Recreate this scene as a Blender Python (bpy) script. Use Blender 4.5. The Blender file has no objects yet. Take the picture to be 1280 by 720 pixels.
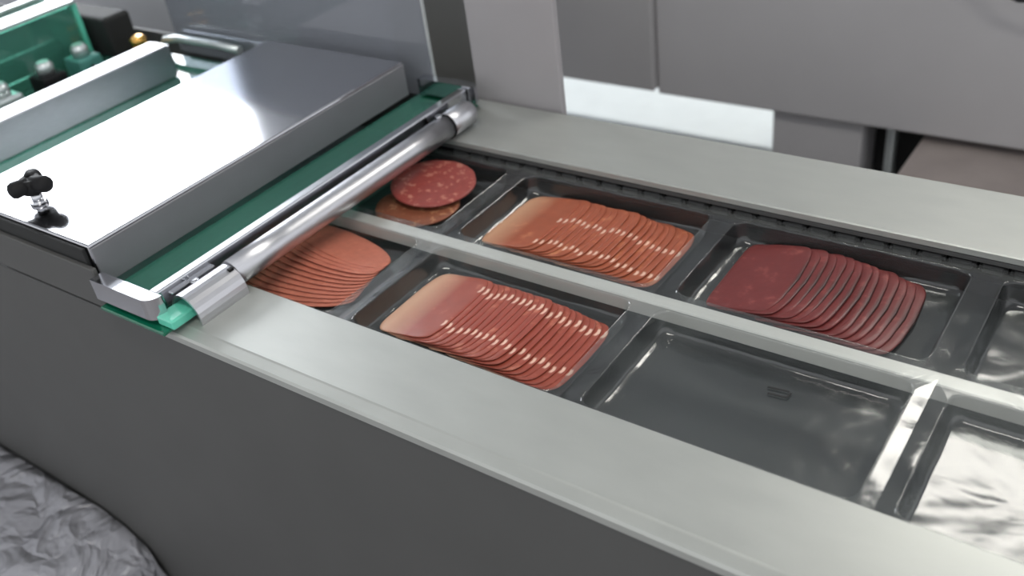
import bpy, bmesh, math, random
from mathutils import Vector, Matrix, noise
random.seed(7)
H = 0.95                                   # height of the machine deck above the floor
scene = bpy.context.scene
C = bpy.context.collection

# ------------------------------------------------------------------ camera
cam_d = bpy.data.cameras.new('camera'); cam = bpy.data.objects.new('camera', cam_d); C.objects.link(cam)
cam_d.sensor_width = 36.0; cam_d.lens = 36.0 * 1225.13 / 1280.0; cam_d.clip_start = .01
ea = (0.9663842713532851, 0.11957446505644719, 0.6080671556339138)
RM = Matrix.Rotation(ea[2], 4, 'Z') @ Matrix.Rotation(ea[1], 4, 'Y') @ Matrix.Rotation(ea[0], 4, 'X')
cam.matrix_world = Matrix.Translation((0.49294, -0.64247, 0.51849 + H)) @ RM
cam_d.dof.use_dof = True; cam_d.dof.focus_distance = .86; cam_d.dof.aperture_fstop = 4.5
scene.camera = cam

# ------------------------------------------------------------------ world / exposure
w = bpy.data.worlds.new('world'); scene.world = w; w.use_nodes = True
w.node_tree.nodes['Background'].inputs[0].default_value = (.92, .94, .97, 1)
w.node_tree.nodes['Background'].inputs[1].default_value = 1.15
vs = scene.view_settings
vs.view_transform = 'Standard'; vs.look = 'None'; vs.gamma = 1; vs.exposure = 0.0; vs.use_curve_mapping = False
WINDOW_POWER = 14.0
LAMP_POWER = 15.0

# ------------------------------------------------------------------ materials
def new_mat(name):
    m = bpy.data.materials.new(name); m.use_nodes = True
    nt = m.node_tree; nt.nodes.clear()
    out = nt.nodes.new('ShaderNodeOutputMaterial')
    return m, nt, out
def N(nt, t, **kw):
    n = nt.nodes.new(t)
    for k, v in kw.items(): setattr(n, k, v)
    return n
def lin(c): return tuple(((x/255)/12.92 if x/255 <= .04045 else ((x/255+.055)/1.055)**2.4) for x in c)
def ramp(nt, stops):
    r = N(nt, 'ShaderNodeValToRGB'); e = r.color_ramp.elements
    while len(e) < len(stops): e.new(.5)
    for el, (p, c) in zip(e, stops): el.position = p; el.color = (*c, 1)
    return r
def coords(nt, scale=(1, 1, 1)):
    tc = N(nt, 'ShaderNodeTexCoord'); mp = N(nt, 'ShaderNodeMapping'); mp.inputs['Scale'].default_value = scale
    nt.links.new(tc.outputs['Object'], mp.inputs['Vector']); return mp.outputs[0]
def surf(name, rgb, rough=.5, metal=0., var=.12, scale=40., bump=0., stretch=(1, 1, 1), spec=.5, coat=0., rvar=.0):
    m, nt, out = new_mat(name)
    b = N(nt, 'ShaderNodeBsdfPrincipled'); L = nt.links.new
    L(b.outputs[0], out.inputs[0])
    v = coords(nt, stretch)
    t = N(nt, 'ShaderNodeTexNoise'); t.inputs['Scale'].default_value = scale; t.inputs['Detail'].default_value = 5
    L(v, t.inputs['Vector'])
    c = lin(rgb)
    r = ramp(nt, [(.25, tuple(x*(1-var) for x in c)), (.75, tuple(min(1, x*(1+var)) for x in c))])
    L(t.outputs[0], r.inputs[0]); L(r.outputs[0], b.inputs['Base Color'])
    b.inputs['Metallic'].default_value = metal; b.inputs['Roughness'].default_value = rough
    b.inputs['Specular IOR Level'].default_value = spec; b.inputs['Coat Weight'].default_value = coat
    b.inputs['Coat Roughness'].default_value = .12
    if rvar:
        mr = N(nt, 'ShaderNodeMapRange'); mr.inputs['To Min'].default_value = rough-rvar; mr.inputs['To Max'].default_value = rough+rvar
        L(t.outputs[0], mr.inputs[0]); L(mr.outputs[0], b.inputs['Roughness'])
    if bump:
        bp = N(nt, 'ShaderNodeBump'); bp.inputs['Strength'].default_value = bump; bp.inputs['Distance'].default_value = .002
        L(t.outputs[0], bp.inputs['Height']); L(bp.outputs[0], b.inputs['Normal'])
    return m
def clear(name, tint, gloss_rough, haze, haze_rgb, ior=1.5, bump=0., scale=60., minrefl=0.):
    """thin clear plastic: tinted see-through + fresnel gloss + a little milky scatter"""
    m, nt, out = new_mat(name); L = nt.links.new
    tr = N(nt, 'ShaderNodeBsdfTransparent'); tr.inputs[0].default_value = (*lin(tint), 1)
    df = N(nt, 'ShaderNodeBsdfDiffuse'); df.inputs[0].default_value = (*lin(haze_rgb), 1)
    gl = N(nt, 'ShaderNodeBsdfGlossy'); gl.inputs['Roughness'].default_value = gloss_rough; gl.inputs[0].default_value = (1, 1, 1, 1)
    fr = N(nt, 'ShaderNodeFresnel'); fr.inputs[0].default_value = ior
    m1 = N(nt, 'ShaderNodeMixShader'); m1.inputs[0].default_value = haze
    m2 = N(nt, 'ShaderNodeMixShader')
    L(tr.outputs[0], m1.inputs[1]); L(df.outputs[0], m1.inputs[2])
    fac = fr.outputs[0]
    if minrefl:
        ad = N(nt, 'ShaderNodeMath', operation='ADD'); ad.inputs[1].default_value = minrefl; ad.use_clamp = True
        L(fr.outputs[0], ad.inputs[0]); fac = ad.outputs[0]
    ge = N(nt, 'ShaderNodeNewGeometry'); iv = N(nt, 'ShaderNodeMath', operation='SUBTRACT'); iv.inputs[0].default_value = 1; L(ge.outputs['Backfacing'], iv.inputs[1])
    ml = N(nt, 'ShaderNodeMath', operation='MULTIPLY'); L(fac, ml.inputs[0]); L(iv.outputs[0], ml.inputs[1]); fac = ml.outputs[0]   # the far face of a pane adds no second mirror
    L(fac, m2.inputs[0]); L(m1.outputs[0], m2.inputs[1]); L(gl.outputs[0], m2.inputs[2]); L(m2.outputs[0], out.inputs[0])
    if bump:
        v = coords(nt)
        t = N(nt, 'ShaderNodeTexNoise'); t.inputs['Scale'].default_value = scale; t.inputs['Detail'].default_value = 3; t.inputs['Distortion'].default_value = .8
        L(v, t.inputs['Vector'])
        bp = N(nt, 'ShaderNodeBump'); bp.inputs['Strength'].default_value = bump; bp.inputs['Distance'].default_value = .004
        L(t.outputs[0], bp.inputs['Height'])
        for n in (gl, df, fr): L(bp.outputs[0], n.inputs['Normal'])
    return m
def emit(name, rgb, power):
    m, nt, out = new_mat(name); e = N(nt, 'ShaderNodeEmission')
    e.inputs[0].default_value = (*lin(rgb), 1); e.inputs[1].default_value = power
    nt.links.new(e.outputs[0], out.inputs[0]); return m

M = {}
M['deck'] = surf('brushed_deck_steel', (170, 172, 168), .36, .45, .04, 18, .02, (1, 3, 1), rvar=.06)
M['panel_shade'] = surf('shaded_panel_grey', (74, 74, 73), .55, .0, .06, 9, 0)  # shade on these upright faces is put into the dark colour
M['steel'] = surf('mirror_steel', (188, 188, 192), .10, 1, .03, 25, 0, (1, 5, 1))
M['skirt'] = surf('satin_skirt', (124, 124, 128), .45, .3, .04, 20)
M['steel_satin'] = surf('satin_steel', (200, 200, 204), .36, 1, .05, 60, 0, (8, 1, 8))
M['steel_edge'] = surf('polished_edge', (205, 206, 210), .14, 1, .03, 40)
M['black'] = surf('black_plastic', (18, 18, 20), .6, 0, .1, 80, spec=.25)
M['dull_black'] = surf('dull_black_finish', (26, 27, 27), .7, 0, .1, 80)
M['bed'] = surf('dark_bed', (50, 54, 56), .6, 0, .12, 18)
M['bed_green'] = surf('forming_bed', (120, 132, 130), .5, .2, .25, 9)
M['rail'] = surf('rail_aluminium', (216, 215, 211), .34, .25, .04, 30, 0, (1, 8, 1))
M['chain'] = surf('dark_chain_steel', (84, 84, 84), .45, .3, .2, 90)
M['lip'] = surf('deck_lip', (84, 84, 84), .5, .4, .08, 40)
M['film'] = clear('clear_film', (236, 238, 237), .10, .03, (194, 197, 198), 1.5, .12, 22, .02)
M['film_pocket'] = clear('clear_film_formed', (236, 238, 237), .15, .03, (194, 197, 198), 1.5, .2, 16, .02)
M['acrylic'] = clear('green_acrylic', (165, 216, 202), .05, .30, (98, 166, 150), 1.5)
M['acrylic_edge'] = surf('acrylic_edge', (96, 196, 170), .2, 0, .1, 60, coat=.5)
M['acrylic_deep'] = surf('acrylic_dark_edge', (14, 96, 72), .2, 0, .2, 60, coat=.5)
M['acrylic_veil'] = clear('veiled_acrylic', (196, 200, 206), .06, .36, (170, 173, 180), 1.5)  # grey haze puts the light reflected by the sheet into its colour
M['bg'] = surf('grey_painted_sheet', (188, 186, 188), .5, .0, .04, 6)
M['bg2'] = surf('grey_painted_sheet_light', (176, 174, 175), .5, .0, .04, 6)
M['bg3'] = surf('grey_column_face', (154, 151, 153), .5, .0, .04, 6)
M['bg_dark'] = surf('grey_column_paint', (116, 116, 113), .55, .0, .06, 8)
M['bg_left'] = surf('grey_machine_cover', (186, 189, 194), .4, .0, .08, 5)
M['white'] = surf('white_plastic', (236, 242, 242), .45, 0, .03, 20)
M['brown'] = surf('grey_brown_board', (150, 140, 136), .7, 0, .12, 14)
M['brass'] = surf('brass', (226, 178, 96), .25, 1, .1, 80)
M['wall'] = surf('wall_paint', (196, 198, 200), .8, 0, .03, 3)
M['floor'] = surf('floor_epoxy', (136, 132, 132), .45, 0, .14, 5, .05)
M['ceil'] = surf('ceiling_paint', (200, 202, 204), .9, 0, .03, 3)
M['frame'] = surf('window_frame_paint', (210, 212, 214), .5, 0, .03, 20)
M['daylight'] = emit('daylight_pane', (246, 250, 255), WINDOW_POWER)
M['lamp'] = emit('lamp_diffuser', (255, 252, 244), LAMP_POWER)
M['ink'] = surf('black_ink', (10, 10, 12), .5, 0, .05, 50)
M['hose'] = surf('dark_hose', (40, 44, 46), .4, 0, .1, 60)
M['teal'] = surf('teal_casting', (86, 150, 140), .35, .2, .15, 40)
M['alu'] = surf('pale_aluminium', (205, 212, 212), .3, .7, .08, 40)

def bag_mat():
    m, nt, out = new_mat('crumpled_polythene'); L = nt.links.new
    b = N(nt, 'ShaderNodeBsdfPrincipled'); L(b.outputs[0], out.inputs[0])
    b.inputs['Base Color'].default_value = (*lin((158, 158, 165)), 1); b.inputs['Roughness'].default_value = .16
    b.inputs['Coat Weight'].default_value = .6; b.inputs['Coat Roughness'].default_value = .08
    v = coords(nt)
    t = N(nt, 'ShaderNodeTexVoronoi', feature='DISTANCE_TO_EDGE'); t.inputs['Scale'].default_value = 16
    t2 = N(nt, 'ShaderNodeTexNoise'); t2.inputs['Scale'].default_value = 9; t2.inputs['Detail'].default_value = 3; t2.inputs['Distortion'].default_value = 1.5
    L(v, t2.inputs['Vector'])
    mx = N(nt, 'ShaderNodeMixRGB'); mx.inputs[0].default_value = .08; L(v, mx.inputs[1]); L(t2.outputs[1], mx.inputs[2]); L(mx.outputs[0], t.inputs['Vector'])
    ad = N(nt, 'ShaderNodeMath', operation='ADD'); L(t.outputs[0], ad.inputs[0]); L(t2.outputs[0], ad.inputs[1])
    bp = N(nt, 'ShaderNodeBump'); bp.inputs['Strength'].default_value = .9; bp.inputs['Distance'].default_value = .03
    L(ad.outputs[0], bp.inputs['Height']); L(bp.outputs[0], b.inputs['Normal']); return m
M['bag'] = bag_mat()

def meat(name, base, fat, amount, scale, rough=.32, streaks=None, half=.04, side=None, pale_end=None):
    """marbled cured meat; streaks = list of (y, halfwidth) flecks of fat near the +x rim of the slice"""
    m, nt, out = new_mat(name); L = nt.links.new
    b = N(nt, 'ShaderNodeBsdfPrincipled'); L(b.outputs[0], out.inputs[0])
    b.inputs['Specular IOR Level'].default_value = .35
    b.inputs['Roughness'].default_value = rough; b.inputs['Subsurface Weight'].default_value = .12
    b.inputs['Subsurface Radius'].default_value = (.006, .002, .0015); b.inputs['Coat Weight'].default_value = .10; b.inputs['Coat Roughness'].default_value = .2
    tc = N(nt, 'ShaderNodeTexCoord'); oi = N(nt, 'ShaderNodeObjectInfo')
    av = N(nt, 'ShaderNodeVectorMath', operation='ADD'); sc = N(nt, 'ShaderNodeVectorMath', operation='SCALE'); sc.inputs['Scale'].default_value = 3.
    cb = N(nt, 'ShaderNodeCombineXYZ'); L(oi.outputs['Random'], cb.inputs[0]); L(oi.outputs['Random'], cb.inputs[2])
    L(cb.outputs[0], sc.inputs[0]); L(tc.outputs['Object'], av.inputs[0]); L(sc.outputs[0], av.inputs[1])
    t = N(nt, 'ShaderNodeTexNoise'); t.inputs['Scale'].default_value = scale; t.inputs['Detail'].default_value = 4; t.inputs['Roughness'].default_value = .6
    L(av.outputs[0], t.inputs['Vector'])
    c = lin(base); f = lin(fat)
    r = ramp(nt, [(.3, tuple(x*.86 for x in c)), (.58, c), (max(.6, 1-amount), tuple(.6*x+.4*y for x, y in zip(c, f))), (1, f)])
    L(t.outputs[0], r.inputs[0]); col = r.outputs[0]
    sx = N(nt, 'ShaderNodeSeparateXYZ'); L(tc.outputs['Object'], sx.inputs[0])
    def mth(op, a, b_=None, clamp=False):
        n = N(nt, 'ShaderNodeMath', operation=op); n.use_clamp = clamp
        for i, v in enumerate((a, b_)):
            if v is None: continue
            if isinstance(v, (int, float)): n.inputs[i].default_value = v
            else: L(v, n.inputs[i])
        return n.outputs[0]
    def mix(fac, rgb):
        nonlocal col
        n = N(nt, 'ShaderNodeMixRGB'); L(fac, n.inputs[0]); L(col, n.inputs[1]); n.inputs[2].default_value = (*lin(rgb), 1); col = n.outputs[0]
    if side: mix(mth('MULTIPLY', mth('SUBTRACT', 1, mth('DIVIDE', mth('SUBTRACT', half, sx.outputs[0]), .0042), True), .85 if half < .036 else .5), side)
    if pale_end:
        rgb, x0, w0 = pale_end
        mix(mth('MULTIPLY', mth('DIVIDE', mth('SUBTRACT', x0, sx.outputs[0]), w0, True), .8), rgb)
    for (y0, hw) in (streaks or []):
        jit = mth('MULTIPLY', mth('SUBTRACT', oi.outputs['Random'], .5), .007)
        dy = mth('ABSOLUTE', mth('SUBTRACT', mth('SUBTRACT', sx.outputs[1], y0), jit))
        fy = mth('MULTIPLY', mth('SUBTRACT', hw, dy), 400, True)
        fx = mth('MULTIPLY', mth('SUBTRACT', .0021, mth('ABSOLUTE', mth('SUBTRACT', half-.0042, mth('ADD', sx.outputs[0], mth('MULTIPLY', dy, .22))))), 900, True)
        mix(mth('MULTIPLY', mth('MULTIPLY', fy, fx), .8), (236, 200, 180))
    L(col, b.inputs['Base Color'])
    bp = N(nt, 'ShaderNodeBump'); bp.inputs['Strength'].default_value = .25; bp.inputs['Distance'].default_value = .0012
    L(t.outputs[0], bp.inputs['Height']); L(bp.outputs[0], b.inputs['Normal'])
    return m
M['pink'] = meat('pink_cured_meat', (150, 72, 57), (214, 140, 112), .3, 50, .42, [(.034, .0062), (-.026, .0055)], .037, (150, 52, 40), ((208, 168, 140), .006, .032))
M['orange'] = meat('orange_cured_meat', (156, 82, 56), (214, 142, 102), .3, 45, .42, [(.010, .0052), (-.036, .0048)], .037, (158, 66, 40), ((200, 156, 124), .004, .032))
M['bologna'] = meat('bologna', (190, 114, 94), (222, 150, 128), .15, 120, .4)
M['bologna_rim'] = surf('bologna_rim', (140, 66, 52), .4, 0, .1, 80)
M['ham'] = meat('dark_red_ham', (108, 44, 43), (158, 90, 82), .3, 60, .42, None, .0352, (26, 8, 9))  # near-black rim paints the shadow gaps between overlapping slices
M['salami'] = meat('salami', (150, 72, 66), (212, 150, 130), .46, 110, .38)
M['salami_brown'] = meat('salami_brown', (138, 82, 60), (202, 150, 112), .46, 120, .4)

# ------------------------------------------------------------------ mesh helpers
class MB:
    def __init__(s): s.v = []; s.f = []; s.smooth = set()
    def add(s, v, f, smooth=False):
        o = len(s.v); s.v += [Vector(p) for p in v]
        for q in f:
            if smooth: s.smooth.add(len(s.f))
            s.f.append([i+o for i in q])
        return s
    def box(s, x0, x1, y0, y1, z0, z1, bev=0., seg=2):
        bm = bmesh.new(); bmesh.ops.create_cube(bm, size=1)
        for v in bm.verts: v.co = Vector((x0+(v.co.x+.5)*(x1-x0), y0+(v.co.y+.5)*(y1-y0), z0+(v.co.z+.5)*(z1-z0)))
        if bev: bmesh.ops.bevel(bm, geom=list(bm.edges), offset=bev, segments=seg, profile=.5, affect='EDGES')
        bm.verts.index_update()
        s.add([v.co.copy() for v in bm.verts], [[v.index for v in f.verts] for f in bm.faces]); bm.free(); return s
    def tube(s, pts, r, n=20, caps=True, a0=0., a1=2*math.pi):
        pts = [Vector(p) for p in pts]; V = []; F = []; rr = r if isinstance(r, (list, tuple)) else [r]*len(pts)
        full = a1-a0 > 6.28; k = n if full else n+1
        up = None
        for i, p in enumerate(pts):
            d = (pts[min(i+1, len(pts)-1)]-pts[max(i-1, 0)]).normalized()
            if up is None: up = Vector((0, 0, 1)) if abs(d.z) < .9 else Vector((1, 0, 0))
            a = d.cross(up).normalized(); b = a.cross(d).normalized()
            for j in range(k):
                t = a0+(a1-a0)*j/n; V.append(p+(a*math.cos(t)+b*math.sin(t))*rr[i])
        for i in range(len(pts)-1):
            for j in range(n):
                j2 = (j+1) % k
                F.append([i*k+j, i*k+j2, (i+1)*k+j2, (i+1)*k+j])
        s.add(V, F, True)
        if caps and full:
            s.add(V[:k], [list(range(k))[::-1]]); s.add(V[-k:], [list(range(k))])
        return s
    def prism(s, outline, axis, a, b):
        """outline 2-D polygon extruded along axis 'x','y' or 'z' from a to b"""
        def P(q, t): return {'x': (t, q[0], q[1]), 'y': (q[0], t, q[1]), 'z': (q[0], q[1], t)}[axis]
        n = len(outline); V = [P(q, a) for q in outline]+[P(q, b) for q in outline]
        F = [[i, (i+1) % n, n+(i+1) % n, n+i] for i in range(n)]+[list(range(n))[::-1], list(range(n, 2*n))]
        return s.add(V, F)
WL = {}
def wloc(o): return WL.get(o.name, Vector((0, 0, 0)))
def empty(name, loc):
    o = bpy.data.objects.new(name, None); C.objects.link(o); o.location = (loc[0], loc[1], loc[2]+H); o.empty_display_size = .05
    WL[o.name] = Vector(o.location); return o
def build(mb, name, mat, parent=None, fix=True, absz=False):
    """mb in deck coordinates (z=0 at the deck top); origin goes to the mesh's own base centre"""
    V = [v+Vector((0, 0, 0 if absz else H)) for v in mb.v]
    lo = Vector([min(v[i] for v in V) for i in range(3)]); hi = Vector([max(v[i] for v in V) for i in range(3)])
    c = Vector(((lo.x+hi.x)/2, (lo.y+hi.y)/2, lo.z))
    me = bpy.data.meshes.new(name); me.from_pydata([v-c for v in V], [], mb.f)
    for i, p in enumerate(me.polygons): p.use_smooth = i in mb.smooth
    if fix:
        bm = bmesh.new(); bm.from_mesh(me); bmesh.ops.remove_doubles(bm, verts=bm.verts, dist=1e-6); bmesh.ops.recalc_face_normals(bm, faces=bm.faces); bm.to_mesh(me); bm.free()
    me.materials.append(mat); me.update()
    o = bpy.data.objects.new(name, me); C.objects.link(o); WL[o.name] = c
    if parent: o.parent = parent; o.location = c-wloc(parent)
    else: o.location = c
    return o
def tag(o, label, cat, group=None):
    o['label'] = label; o['category'] = cat
    if group: o['group'] = group
    return o
def struct(o, label=None):
    o['kind'] = 'structure'
    if label: o['label'] = label
    return o
def part(o, label): o['label'] = label; return o

# ------------------------------------------------------------------ the room
FZ = -H
struct(build(MB().box(-4.2, 3.2, -2.2, 5.2, FZ-.1, FZ), 'floor', M['floor']), 'grey epoxy factory floor')
struct(build(MB().box(-4.2, 3.2, -2.2, 5.2, 2.25, 2.35), 'ceiling', M['ceil']), 'pale ceiling above the machine')
struct(build(MB().box(-4.2, 3.2, 5.2, 5.3, FZ, 2.25), 'wall_back', M['wall']), 'pale painted back wall')
WX = -3.9; WY0, WY1, WZ0, WZ1 = .75, 2.62, .62, 2.12
wl = MB().box(WX-.1, WX, -2.2, WY0, FZ, 2.25).box(WX-.1, WX, WY1, 5.2, FZ, 2.25).box(WX-.1, WX, WY0, WY1, FZ, WZ0).box(WX-.1, WX, WY0, WY1, WZ1, 2.25)
struct(build(wl, 'wall_left', M['wall']), 'pale painted side wall with a large window')
win = empty('window_1', (WX-.05, (WY0+WY1)/2, WZ0)); struct(win, 'large bright daylight window')
build(MB().box(WX-.06, WX-.05, WY0+.02, WY1-.02, WZ0+.02, WZ1-.02), 'pane', M['daylight'], win)
fr = MB()
for a in ((WY0, WY0+.03, WZ0, WZ1), (WY1-.03, WY1, WZ0, WZ1), (WY0+.03, WY1-.03, WZ0, WZ0+.03), (WY0+.03, WY1-.03, WZ1-.03, WZ1)):
    fr.box(WX-.08, WX-.01, *a)
build(fr, 'window_frame', M['frame'], win)

# ceiling lamps
def lamp(x0, x1, y0, y1, label):
    e = empty('ceiling_lamp', ((x0+x1)/2, (y0+y1)/2, 2.1)); tag(e, label, 'lamp', 'ceiling lamps')
    build(MB().box(x0-.03, x1+.03, y0-.03, y1+.03, 2.125, 2.2, .01), 'housing', M['frame'], e)
    build(MB().box(x0, x1, y0, y1, 2.11, 2.1245), 'diffuser', M['lamp'], e)
    for q in (-.3, .3):
        build(MB().tube([((x0+x1)/2+q, (y0+y1)/2, 2.2), ((x0+x1)/2+q, (y0+y1)/2, 2.25)], .01, 8), 'hanger', M['alu'], e)
lamp(-.12, 1.30, 1.88, 2.42, 'flat ceiling lamp hanging behind the grey cabinet, over the far deck')
lamp(-.3, 1.2, -.9, -.6, 'flat ceiling lamp hanging over the front of the packaging machine')

# ------------------------------------------------------------------ packaging machine
XL, XR = -1.75, 1.25
mach = empty('packaging_machine', (0, 0, FZ)); tag(mach, 'long grey packaging machine with steel deck strips along an open film channel', 'machine')
YN, YF, YON, YOF = -.1664, .1728, -.2563, .2831
part(build(MB().prism([(YN, -.008), (YN, -.0008), (YN-.0008, 0), (YON+.014, 0), (YON+.012, -.0006), (YON+.002, -.0022), (YON, -.0042), (YON, -.011), (YON+.003, -.011), (YON+.004, -.008)], 'x', -.338, XR), 'deck_plate', M['deck'], mach), 'brushed steel deck strip nearest the viewer')
part(build(MB().box(-.338, XR, YF, YOF, -.008, 0, .0012, 1), 'deck_plate', M['deck'], mach), 'brushed steel deck strip on the far side')
part(build(MB().box(-.338, XR, YF+.0004, YF+.004, -.0125, -.008), 'deck_lip', M['lip'], mach), 'dark folded lip of the far deck strip')
part(build(MB().box(XL, XR, YON+.001, YON+.006, -.64, -.0115, .001, 1), 'front_panel', M['panel_shade'], mach), 'plain front panel, its shade painted in dark grey')
build(MB().box(XL, XR, YOF-.006, YOF-.001, -.64, -.0085, .001, 1), 'rear_panel', M['panel_shade'], mach)
part(build(MB().box(XL, -.352, YON, YON+.006, -.0079, .040, .0012, 1), 'side_housing', M['panel_shade'], mach), 'raised housing edge with painted dark grey shade beside the steel lid')
build(MB().box(XL, -.352, YOF-.006, YOF, -.0079, .020, .0012, 1), 'side_housing', M['panel_shade'], mach)
build(MB().box(-.345, XR, YON+.008, YOF-.008, -.085, -.075), 'bed', M['bed'], mach)
build(MB().box(XL, -.346, YON+.008, YOF-.008, -.085, -.075), 'station_bed', M['bed_green'], mach)
part(build(MB().box(-.345, XR, -.0078, .0078, -.030, -.0132, .001, 1), 'lane_rail', M['rail'], mach), 'pale rail between the two lanes of packs')
build(MB().box(-.345, XR, .212, .218, -.074, -.009), 'channel_wall', M['black'], mach)
build(MB().box(-.345, XR, .170, .211, -.040, -.029), 'chain_track', M['black'], mach)
build(MB().box(-.345, XR, -.218, -.212, -.074, -.009), 'channel_wall', M['black'], mach)
for lx in (-1.6, -.3, 1.1):
    for ly in (-.2, .22):
        build(MB().box(lx-.03, lx+.03, ly-.03, ly+.03, FZ, -.0855, .004), 'leg', M['steel_satin'], mach)

# transport chain along the far side
chain = empty('transport_chain', (.45, .19, -.033)); tag(chain, 'dark steel gripper chain running along the far film edge', 'chain')
lk = MB().box(-.0095, .0095, -.006, .006, 0, .0085, .0015, 1).box(-.012, .012, -.0025, .0025, .0015, .0060)
lk.tube([(0, -.0065, .0045), (0, .0065, .0045)], .0022, 8)
x = -.24; proto = None
while x < 1.2:
    if proto is None:
        mb = MB(); mb.v = [v+Vector((x, .187, -.0285)) for v in lk.v]; mb.f = lk.f; mb.smooth = lk.smooth
        proto = build(mb, 'chain_link', M['chain'], chain); px = x
    else:
        c = proto.copy(); C.objects.link(c); c.location.x = proto.location.x+(x-px)
    x += .0268

# ------------------------------------------------------------------ film web
ZF = -.012
film = empty('packaging_film', (.38, 0, ZF)); tag(film, 'clear film web with two rows of formed shallow pockets', 'film')
def rrect(x0, x1, y0, y1, r, nc=8, ns=24):
    P = []
    cs = [(x1-r, y1-r, 0), (x0+r, y1-r, 90), (x0+r, y0+r, 180), (x1-r, y0+r, 270)]
    for k, (cx, cy, a) in enumerate(cs):
        for i in range(nc+1):
            t = math.radians(a+90*i/nc); P.append((cx+r*math.cos(t), cy+r*math.sin(t)))
        nx = cs[(k+1) % 4]; t = math.radians(a+90); e = (cx+r*math.cos(t), cy+r*math.sin(t))
        t2 = math.radians(nx[2]); s2 = (nx[0]+r*math.cos(t2), nx[1]+r*math.sin(t2))
        for i in range(1, ns): P.append((e[0]+(s2[0]-e[0])*i/ns, e[1]+(s2[1]-e[1])*i/ns))
    return P
DIV = [-.127, .128, .379, .631, .883]                  # divider centre lines
cells = []
xs = [-.372]+DIV
for c in range(5):
    cells.append((xs[c], xs[c+1], 'near')); cells.append((xs[c], xs[c+1], 'far'))
def rim(c0, c1, lane):
    dx = .0115
    return (c0+dx, c1-dx, -.157, -.0115) if lane == 'near' else (c0+dx, c1-dx, .0115, .1555)
def nz(x, y, s, seed): return noise.noise(Vector((x*s, y*s, seed)))
fl = MB(); pockets = []
for ci, (c0, c1, lane) in enumerate(cells):
    y0, y1 = (-.176, 0) if lane == 'near' else (0, .168)
    rx0, rx1, ry0, ry1 = rim(c0, c1, lane)
    n = None; V = []
    for k, (t, rr) in enumerate(((0, .0006), (.5, .005), (1, .012))):
        P = rrect(c0+(rx0-c0)*t, c1+(rx1-c1)*t, y0+(ry0-y0)*t, y1+(ry1-y1)*t, rr); n = len(P)
        for (px_, py_) in P:
            z = ZF
            if t < .9 and abs(py_) > .011: z += -.0007*(1-t)+.0006*nz(px_, py_, 48, 3.)
            if abs(py_) < 1e-6: z = ZF
            V.append((px_, py_, z))
    F = [[k*n+j, k*n+(j+1) % n, (k+1)*n+(j+1) % n, (k+1)*n+j] for k in range(2) for j in range(n)]
    fl.add(V, F, True)
part(build(fl, 'film_flange', M['film'], film, fix=False), 'flat clear film between the pockets')
PROF = [(0, 0, .012), (.0006, .0009, .012), (.0013, .0010, .012), (.0020, 0, .012), (.0023, -.0016, .012), (.0028, -.0060, .0125), (.0036, -.0120, .0125), (.0046, -.0175, .013), (.0064, -.0210, .014),
        (.0095, -.0224, .015), (.016, -.0228, .014), (.025, -.0229, .012), (.036, -.0229, .010), (.047, -.0229, .008), (.058, -.0229, .005), (.066, -.0229, .002)]
ZP = ZF-.0229
names = {}
for ci, (c0, c1, lane) in enumerate(cells):
    rx0, rx1, ry0, ry1 = rim(c0, c1, lane); V = []; n = None
    for k, (ins, dz, r) in enumerate(PROF):
        P = rrect(rx0+ins, rx1-ins, ry0+ins, ry1-ins, r); n = len(P)
        for (a, b) in P:
            wv = 0 if k < 4 else (.0004 if k < 8 else .0005)
            z = ZF+dz+wv*nz(a, b, 42, ci*7.3)+wv*.7*nz(a, b, 95, ci*3.1)
            ax = (.0008 if 4 <= k <= 8 else 0)*nz(a, b, 120, ci+.5)
            V.append((a+ax, b+ax, z))
    F = [[k*n+j, k*n+(j+1) % n, (k+1)*n+(j+1) % n, (k+1)*n+j] for k in range(len(PROF)-1) for j in range(n)]
    F.append([(len(PROF)-1)*n+j for j in range(n)])
    o = build(MB().add(V, F, True), 'pocket', M['film_pocket'], film, fix=False)
    names[(ci//2, lane)] = o
part(names[(2, 'near')], 'empty shallow pocket with a small black print mark')
mk = MB()
for (a, b, cx, cy) in ((.018, .0018, .267, -.0455), (.015, .0018, .2685, -.0530)):
    mk.prism([(cx-a/2, cy-b), (cx+a/2, cy-b+.002), (cx+a/2, cy+.002), (cx-a/2, cy)], 'z', ZP+.0014, ZP+.0017)
mk.prism([(.2755, -.0525), (.2772, -.0525), (.2785, -.045), (.2768, -.045)], 'z', ZP+.0014, ZP+.0017)
part(build(mk, 'print_mark', M['ink'], names[(2, 'near')]), 'small black printed registration mark')

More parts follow.
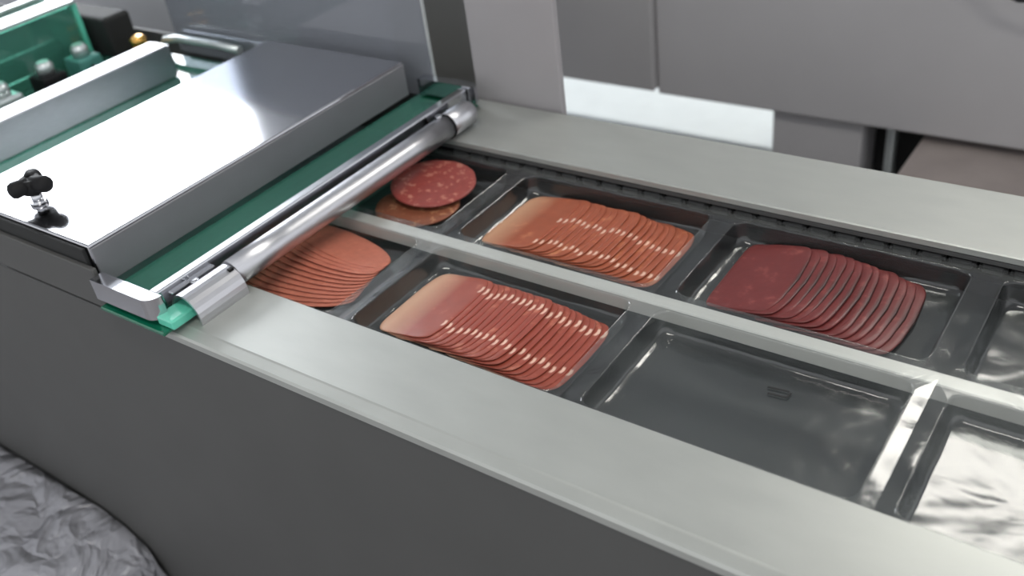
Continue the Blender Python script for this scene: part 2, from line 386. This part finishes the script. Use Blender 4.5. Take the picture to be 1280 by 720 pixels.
# ------------------------------------------------------------------ sliced meat
def slice_mesh(name, outline, t, mat, seed, wob=.0012, sag=0., rimmat=None):
    """rounded thin slab; outline is a CCW loop around the origin"""
    n = len(outline); V = []; F = []
    rings = [(.86, 0), (.965, 0), (1., t*.35), (1., t*.7), (.972, t), (.86, t*1.04), (.6, t*1.05), (.3, t*1.05)]
    for (s, z) in rings:
        for i, (a, b) in enumerate(outline):
            k = 1+wob*12*noise.noise(Vector((a*60, b*60, seed)))
            zz = z+sag*((a*s)**2)+.0004*noise.noise(Vector((a*s*70, b*s*70, seed+9)))
            V.append((a*s*k, b*s*k, zz))
    for r in range(len(rings)-1):
        for i in range(n): F.append([r*n+i, r*n+(i+1) % n, (r+1)*n+(i+1) % n, (r+1)*n+i])
    F.append(list(range(n))[::-1]); F.append([(len(rings)-1)*n+i for i in range(n)])
    me = bpy.data.meshes.new(name); me.from_pydata([tuple(v) for v in V], [], F)
    for p in me.polygons: p.use_smooth = True
    me.materials.append(mat)
    if rimmat:
        me.materials.append(rimmat)
        for i, p in enumerate(me.polygons):
            if n <= i < 3*n: p.material_index = 1
    return me
def ell(a, b, p=2., n=56, ph=0.):
    P = []
    for i in range(n):
        t = 2*math.pi*i/n; c, s = math.cos(t), math.sin(t)
        P.append((a*abs(c)**(2/p)*(1 if c >= 0 else -1), b*abs(s)**(2/p)*(1 if s >= 0 else -1)))
    return P
def place(name, me, x, y, z, rx=0, ry=0, rz=0, label='', cat='meat slice', group=None):
    o = bpy.data.objects.new(name, me); C.objects.link(o); o.location = (x, y, z+H); o.rotation_euler = (rx, ry, rz)
    tag(o, label, cat, group); return o
ORD = ['first', 'second', 'third', 'fourth', 'fifth', 'sixth', 'seventh', 'eighth', 'ninth', 'tenth', 'eleventh', 'twelfth', 'thirteenth', 'fourteenth', 'fifteenth', 'sixteenth', 'seventeenth', 'eighteenth', 'nineteenth', 'twentieth', 'twenty-first', 'twenty-second']
def shingle(name, meshes, n, xr, dx, L, t, y, kind, where, group, yjit=.0012, drift=0., rzb=0.):
    """overlapping row: slice 0 lies flat at the right, each further left lies on the one before"""
    for i in range(n):
        h = min(i, (L-.012)/dx)*t
        ry = -math.asin(min(.5, h/L))
        xc = xr-L/2*math.cos(ry)-i*dx
        zc = ZP+.0016+h/2
        k = n-1-i
        if k == 0: lab = '%s, leftmost and topmost of the row %s' % (kind, where)
        elif i == 0: lab = '%s, rightmost and lowest of the row %s' % (kind, where)
        else: lab = '%s, %s from the left %s' % (kind, ORD[k], where)
        place(name, meshes[i % len(meshes)], xc, y+drift*i+random.uniform(-yjit, yjit), zc, random.uniform(-.012, .012), ry, rzb+random.uniform(-.015, .015), lab, 'meat slice', group)
L = .074
def side_in(P, hx, q):      # bow the +x rim and soften the corners
    return [(a+(-q*(b/.055)**2 if a > 0 else 0), b) for a, b in P]
pm = [slice_mesh('pink_slice_%d' % k, side_in(ell(L/2, .0535, 6.), L/2, .003), .0011, M['pink'], 3+k*5) for k in range(3)]
shingle('cured_meat_slice', pm, 21, .1062, .0069, L, .0012, -.0835, 'pink cured meat slice', 'in the near lane', 'pink slices in the near pocket')
om = [slice_mesh('orange_slice_%d' % k, side_in(ell(L/2, .0555, 6.), L/2, .002), .0011, M['orange'], 31+k*5) for k in range(3)]
shingle('cured_meat_slice', om, 21, .1062, .0069, L, .0012, .0880, 'orange-pink cured meat slice', 'in the far lane', 'orange-pink slices in the far pocket')
L2 = .072
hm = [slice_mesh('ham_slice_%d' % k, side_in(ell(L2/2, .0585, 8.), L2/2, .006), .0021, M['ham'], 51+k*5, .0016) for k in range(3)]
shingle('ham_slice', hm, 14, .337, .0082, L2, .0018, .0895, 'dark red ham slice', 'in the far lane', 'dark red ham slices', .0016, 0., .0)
# bologna: ovals stacked up the far side, each lower one peeking out nearer the viewer
bmsh = [slice_mesh('bologna_slice_%d' % k, ell(.075, .026, 2.2), .0017, M['bologna'], 80+k*5, .0008, 0., M['bologna_rim']) for k in range(3)]
nb = 13
for i in range(nb):          # i = 0 nearest and lowest; the stack fans about its right-hand end
    u = i/(nb-1); h = min(i, 9)*.0017
    an = math.radians(193-22*u); pv = Vector((-.1560, -.104+.049*u, 0))
    k = nb-1-i
    lab = 'pink bologna slice, topmost of the fanned stack by the crossbar' if k == 0 else ('pink bologna slice, lowest and nearest of the fanned stack by the crossbar' if i == 0 else 'pink bologna slice, %s from the top of the fanned stack' % ORD[k])
    place('bologna_slice', bmsh[i % 3], pv.x+.075*math.cos(an), pv.y+.075*math.sin(an), ZP+.0016+h*.62, -math.asin(min(.42, h/.075))*.8, .0, an-math.pi+random.uniform(-.006, .006), lab, 'meat slice', 'fanned bologna slices')
sm = slice_mesh('salami_slice_a', ell(.0505, .0485), .0035, M['salami'], 101, .0012)
sm2 = slice_mesh('salami_slice_b', ell(.050, .046), .0035, M['salami_brown'], 111, .0012)
place('salami_slice', sm2, -.2150, .0665, ZP+.0028, 0, .02, .3, 'brownish speckled salami slice half under a redder one', 'meat slice', 'salami slices')
place('salami_slice', sm, -.2160, .1010, ZP+.0150, .10, .03, .9, 'red round salami slice lying over a browner one by the crossbar', 'meat slice', 'salami slices')
# right-hand far pocket shows only its film

# ------------------------------------------------------------------ crossbar over the film
cbx, cbz, cr = -.2455, .0165, .0145
cross = empty('crossbar', (cbx, 0, 0)); tag(cross, 'round brushed aluminium crossbar lying across the film channel', 'bar')
build(MB().tube([(cbx, y, cbz) for y in (-.176, -.1, 0, .1, .172)], cr, 32), 'bar_tube', M['steel_satin'], cross)
build(MB().tube([(cbx, .1735, cbz), (cbx, .214, cbz), (cbx, .219, cbz), (cbx, .2215, cbz)], [cr+.001, cr+.001, cr*.92, cr*.72], 32), 'end_collar', M['steel_satin'], cross)
# near bracket: half-round shell with a flange
pr = []
for i in range(17):
    t = math.radians(172-i*(172-(-28))/16); pr.append((cbx+.021*math.cos(t), .004+.0245*math.sin(t)))
inn = []
for i in range(17):
    t = math.radians(-28+i*(172+28)/16); inn.append((cbx+.0185*math.cos(t), .004+.022*math.sin(t)))
shell = MB().prism(pr+inn, 'y', -.236, -.1765)
br = build(shell, 'end_bracket', M['steel_satin'], cross)
build(MB().box(cbx-.0305, cbx-.0195, -.232, -.178, .0205, .0235, .001, 1), 'flange', M['steel_edge'], br)
build(MB().tube([(cbx-.016, -.207, .0205), (cbx-.016, -.207, .0245)], .0042, 16).tube([(cbx-.016, -.207, .0245), (cbx-.016, -.207, .0255)], .0028, 16), 'screw', M['steel_edge'], br)
part(build(MB().box(cbx+.006, cbx+.010, -.1835, -.1775, .0245, .0285, .0005, 1), 'slot_pin', M['black'], br), 'black slot in the bracket')
sc = MB().tube([(cbx-.004, .166, cbz+cr-.001), (cbx-.004, .166, cbz+cr+.0022)], .004, 16)
build(sc, 'screw', M['steel_edge'], cross)
build(MB().tube([(cbx, .1722, cbz), (cbx, .1734, cbz)], cr+.0014, 32), 'joint_ring', M['black'], cross)

# ------------------------------------------------------------------ green acrylic guard with polished rim
gx0, gx1, gy0, gy1 = -.345, -.262, -.2605, .262
guard = empty('acrylic_guard', (-.3, 0, 0)); tag(guard, 'green acrylic guard sheet with polished steel rim beside the steel lid', 'guard')
build(MB().box(-.356, -.268, -.250, .250, .0045, .0095, .001, 1), 'acrylic_sheet', M['acrylic'], guard)
build(MB().box(-.2805, -.2685, -.246, .246, .0098, .0310, .0016, 2), 'rim_bar', M['steel_edge'], guard)
def arm(ya, yb, side):
    s = 1 if side > 0 else -1; y = ya
    P = []
    for i in range(9):
        t = math.radians(90*i/8); P.append((-.2705+.014*math.sin(t), (yb-s*.014)+s*.014*math.cos(t)))
    P = [(-.350, yb)]+P+[(-.2565, ya), (-.350, ya)]
    return MB().prism(P, 'z', .0105, .0335)
build(arm(-.2475, -.2625, -1), 'rim_arm', M['steel_edge'], guard)
build(arm(.2475, .2625, 1), 'rim_arm', M['steel_edge'], guard)
part(build(MB().box(-.346, -.246, -.2655, -.236, -.0002, .0040, .001, 1), 'acrylic_foot', M['acrylic_deep'], guard), 'deep green acrylic foot strip')
part(build(MB().box(-.262, -.238, -.258, -.226, .0045, .0150, .002, 2), 'acrylic_corner', M['acrylic_edge'], guard), 'glowing pale green acrylic corner')
part(build(MB().box(-.346, -.266, .240, .2635, .0002, .0095, .001, 1), 'acrylic_foot', M['acrylic_deep'], guard), 'deep green acrylic foot strip')

# ------------------------------------------------------------------ steel lid
lid = empty('steel_lid', (-.485, 0, .005)); tag(lid, 'low mirror-bright steel lid with a black star knob', 'lid')
build(MB().box(-.612, -.360, -.246, .236, .014, .060, .0022, 2), 'lid_body', M['steel'], lid)
build(MB().box(-.3598, -.3575, -.2455, .2355, .0145, .0570, .0008, 1), 'front_skirt', M['skirt'], lid)
part(build(MB().box(-.612, -.366, -.2505, -.2464, .010, .0565, .0008, 1), 'shade_strip', M['dull_black'], lid), 'black strip standing for the shaded near side of the lid')  # dark strip added for the shade on the lid's near face
kx, ky = -.497, -.212
kn = MB()
kn.tube([(kx, ky, .0735), (kx, ky, .090)], [.0115, .0105], 20)
for a in (20, 140, 260):
    t = math.radians(a); d = Vector((math.cos(t), math.sin(t), 0))
    c0 = Vector((kx, ky, .083)); kn.tube([c0+d*.003, c0+d*.010, c0+d*.018, c0+d*.0225, c0+d*.0245], [.0088, .0090, .0096, .0078, .003], 14)
kno = build(kn, 'star_knob', M['black'], lid)
build(MB().tube([(kx, ky, .0602), (kx, ky, .0734)], .0062, 16).tube([(kx, ky, .0602), (kx, ky, .0640)], .0095, 18), 'stem', M['steel_edge'], kno)

# green tinted tray left of the lid, cross beam and second hood
tray = tag(build(MB().box(-1.10, -.616, -.244, .236, .004, .010, .001, 1), 'acrylic_tray', M['acrylic']), 'green acrylic tray sheet left of the steel lid', 'guard')
bm_ = empty('steel_beam', (-.78, 0, .011)); tag(bm_, 'bright square steel beam crossing behind the lid', 'beam')
build(MB().box(-.802, -.760, -.25, .172, .0105, .060, .002, 2), 'beam_tube', M['steel_satin'], bm_)
build(MB().box(-.800, -.762, .1722, .1755, .0125, .058, .001, 1), 'end_cap', M['steel_edge'], bm_)
hood = empty('acrylic_hood', (-1.06, 0, .011)); tag(hood, 'green clear acrylic hood over valves behind the steel beam', 'guard')
build(MB().box(-.976, -.970, -.24, .172, .0105, .100), 'front_pane', M['acrylic'], hood)
build(MB().box(-1.060, -.976, -.24, .172, .0985, .1025), 'top_pane', M['acrylic'], hood)
build(MB().box(-1.060, -.9765, .167, .172, .0105, .098), 'end_pane', M['acrylic'], hood)
build(MB().box(-.979, -.966, -.24, .172, .1026, .108, .001, 1), 'rim_strip', M['alu'], hood)
build(MB().box(-1.066, -1.050, -.24, .172, .1026, .108, .001, 1), 'rim_strip', M['alu'], hood)
build(MB().box(-.978, -.968, .166, .174, .0106, .1024, .001, 1), 'corner_post', M['acrylic_edge'], hood)
# valves under / before the hood
def valve(x, y, mat, label):
    v = empty('pneumatic_valve', (x, y, .0105)); tag(v, label, 'valve', 'valves behind the beam')
    build(MB().box(x-.022, x+.022, y-.020, y+.020, .0105, .040, .004, 2), 'valve_body', mat, v)
    build(MB().tube([(x, y, .0402), (x, y, .052), (x, y, .058)], [.013, .013, .009], 18), 'cap', M['alu'], v)
    build(MB().tube([(x+.0222, y, .024), (x+.034, y, .024), (x+.040, y, .020), (x+.042, y, .0128)], .0045, 10), 'hose_stub', M['hose'], v)
valve(-.905, -.020, M['alu'], 'pale valve nearest the picture edge behind the steel beam')
valve(-.915, .060, M['black'], 'dark valve with pale cap between its neighbours behind the beam')
valve(-.925, .128, M['teal'], 'teal valve nearest the end of the acrylic hood')
tag(build(MB().tube([(-1.02, -.2, .03), (-1.02, .15, .03)], .018, 20).tube([(-1.02, -.06, .03), (-1.02, -.02, .03)], .024, 20), 'pneumatic_cylinder', M['hose']), 'dark pneumatic cylinder lying inside the acrylic hood', 'cylinder')
tag(build(MB().box(-1.10, -.88, -.24, .236, .0003, .0036), 'valve_plate', M['black']), 'black plate under the valves behind the beam', 'plate')
ft = empty('brass_fitting', (-.885, .205, .0105)); tag(ft, 'small brass fitting glinting at the end of the beam', 'fitting')
build(MB().tube([(-.885, .205, .0105), (-.885, .205, .030)], .015, 6), 'hex_body', M['brass'], ft)
build(MB().tube([(-.885, .205, .0302), (-.885, .205, .036), (-.885, .205, .044), (-.885, .205, .047)], [.010, .013, .013, .008], 18), 'nozzle', M['brass'], ft)
tag(build(MB().box(-1.16, -.93, .186, .235, .0105, .075, .006, 2), 'terminal_box', M['dull_black']), 'dark terminal box behind the brass fitting', 'box')
tag(build(MB().tube([(-.875, .236, .014), (-.86, .236, .032), (-.83, .238, .036), (-.74, .240, .036), (-.69, .241, .033)], .006, 12), 'reflection_streak', M['alu']), 'pale tube put in for white reflection streaks from the beam end to the lid', 'pipe')  # pale tube added to draw the white reflection streaks beside the lid

# upright clear guard sheet behind the lid
up = empty('upright_guard', (-.6, .2515, .0)); tag(up, 'upright clear guard sheet with a painted reflection veil behind the steel lid', 'guard')
build(MB().box(-.872, -.3375, .2640, .2690, .0005, .200, .001, 1), 'sheet', M['acrylic_veil'], up)
build(MB().box(-.3372, -.3345, .2640, .2690, .0005, .200, .0008, 1), 'polished_edge', M['alu'], up)
build(MB().box(-.86, -.42, .2692, .2750, .0205, .034, .001, 1), 'clamp_strip', M['steel_satin'], up)

# ------------------------------------------------------------------ column on the far side, machines behind
col = empty('grey_column', (-.215, .33, FZ)); tag(col, 'pale grey upright column standing behind the far deck strip', 'column')
build(MB().box(-.287, -.153, .2885, .298, FZ, .34, .002, 2), 'column_body', M['bg3'], col)
dk = tag(build(MB().box(-.53, -.372, .40, .46, FZ, .30, .004, 2), 'dark_column', M['bg_dark']), 'dark grey upright column left of the pale column', 'column')

cab = empty('grey_cabinet', (.1, 1.2, FZ)); tag(cab, 'large grey machine cabinet raised on legs behind the far deck', 'machine')
part(build(MB().box(-.408, .62, 1.0, 1.03, -.318, .34, .004, 2), 'panel', M['bg'], cab), 'wide plain grey panel')
part(build(MB().box(-.78, -.410, .985, 1.03, -.308, .34, .004, 2), 'panel', M['bg2'], cab), 'narrower paler grey panel')
build(MB().box(-.78, .62, 1.031, 1.16, -.30, .33), 'cabinet_body', M['bg'], cab)
part(build(MB().box(-.172, .0, 1.02, 1.30, FZ, -.3185, .003, 1), 'leg_box', M['bg'], cab), 'grey box leg')
part(build(MB().box(.038, .052, 1.04, 1.07, FZ, -.3185, .002, 1), 'leg_tube', M['alu'], cab), 'pale slim leg tube')
part(build(MB().box(.002, .16, 1.10, 1.30, FZ, -.3185, .003, 1), 'shadow_leg', M['dull_black'], cab), 'black recessed leg')
part(build(MB().box(.52, .60, 1.06, 1.30, FZ, -.3185, .003, 1), 'leg_box', M['bg'], cab), 'grey box leg at the right end')
tub = empty('white_tub', (-.6, 1.6, FZ)); tag(tub, 'white plastic tub with a flat lid beyond the grey cabinet', 'tub')
build(MB().box(-1.0, -.22, 1.20, 2.05, FZ, -.525, .02, 3), 'tub_body', M['white'], tub)
build(MB().box(-1.02, -.19, 1.17, 2.08, -.5245, -.490, .008, 2), 'tub_lid', M['white'], tub)
lc = tag(build(MB().box(-2.4, -.62, .62, .9, FZ, .12, .006, 2), 'left_machine', M['bg_left']), 'grey machine cover seen through the upright guard sheet', 'machine')
cart = empty('board_cart', (.25, .9, FZ)); tag(cart, 'grey-brown topped low cart at the right in front of the grey cabinet', 'cart')
build(MB().box(.105, .62, .66, 1.095, -.36, -.335, .004, 2), 'cart_top', M['brown'], cart)
for a in (.13, .59):
    for b in (.69, 1.06): build(MB().tube([(a, b, FZ), (a, b, -.3605)], .014, 12), 'leg', M['alu'], cart)
cable = MB().tube([(.06, .991, .338), (.065, .99, .25), (.08, .985, .14), (.11, .97, .05), (.16, .955, -.008), (.2, .948, -.035), (.235, .948, -.048), (.27, .948, -.052), (.32, .95, -.04), (.40, .955, .0), (.46, .965, .06), (.50, .98, .15), (.515, .99, .25), (.52, .991, .338)], .004, 10)
tag(build(cable, 'cable', M['hose']), 'thin dark cable hanging before the grey cabinet panel', 'cable')

# ------------------------------------------------------------------ plastic bag by the front panel
bg = bmesh.new(); bmesh.ops.create_icosphere(bg, subdivisions=5, radius=1)
bc = Vector((-.95, -.425, 0)); hx, hy = .455, .230; z0, z1 = FZ, -.424
mb = MB(); VV = []
for v in bg.verts:
    p = v.co.copy(); q = 7.; s = (abs(p.x)**q+abs(p.y)**q+abs(p.z)**q)**(-1/q); p = p*s
    n1 = noise.noise(Vector((p.x*3.1, p.y*2.2, p.z*2.)))*.035+noise.noise(p*7)*.016+noise.noise(p*15)*.006
    if p.y > .55: n1 *= .25
    X = bc.x+p.x*hx*(1+n1); Y = bc.y+p.y*hy*(1+n1*.5); Z = (z0+z1)/2+p.z*(z1-z0)/2*(1+n1*.9)
    VV.append((X, min(Y, -.2585), max(Z, FZ+.001)))
bg.verts.index_update()
mb.add(VV, [[v.index for v in f.verts] for f in bg.faces], True); bg.free()
tag(build(mb, 'plastic_bag', M['bag']), 'crumpled shiny clear-grey plastic bag on the floor against the front panel', 'bag')
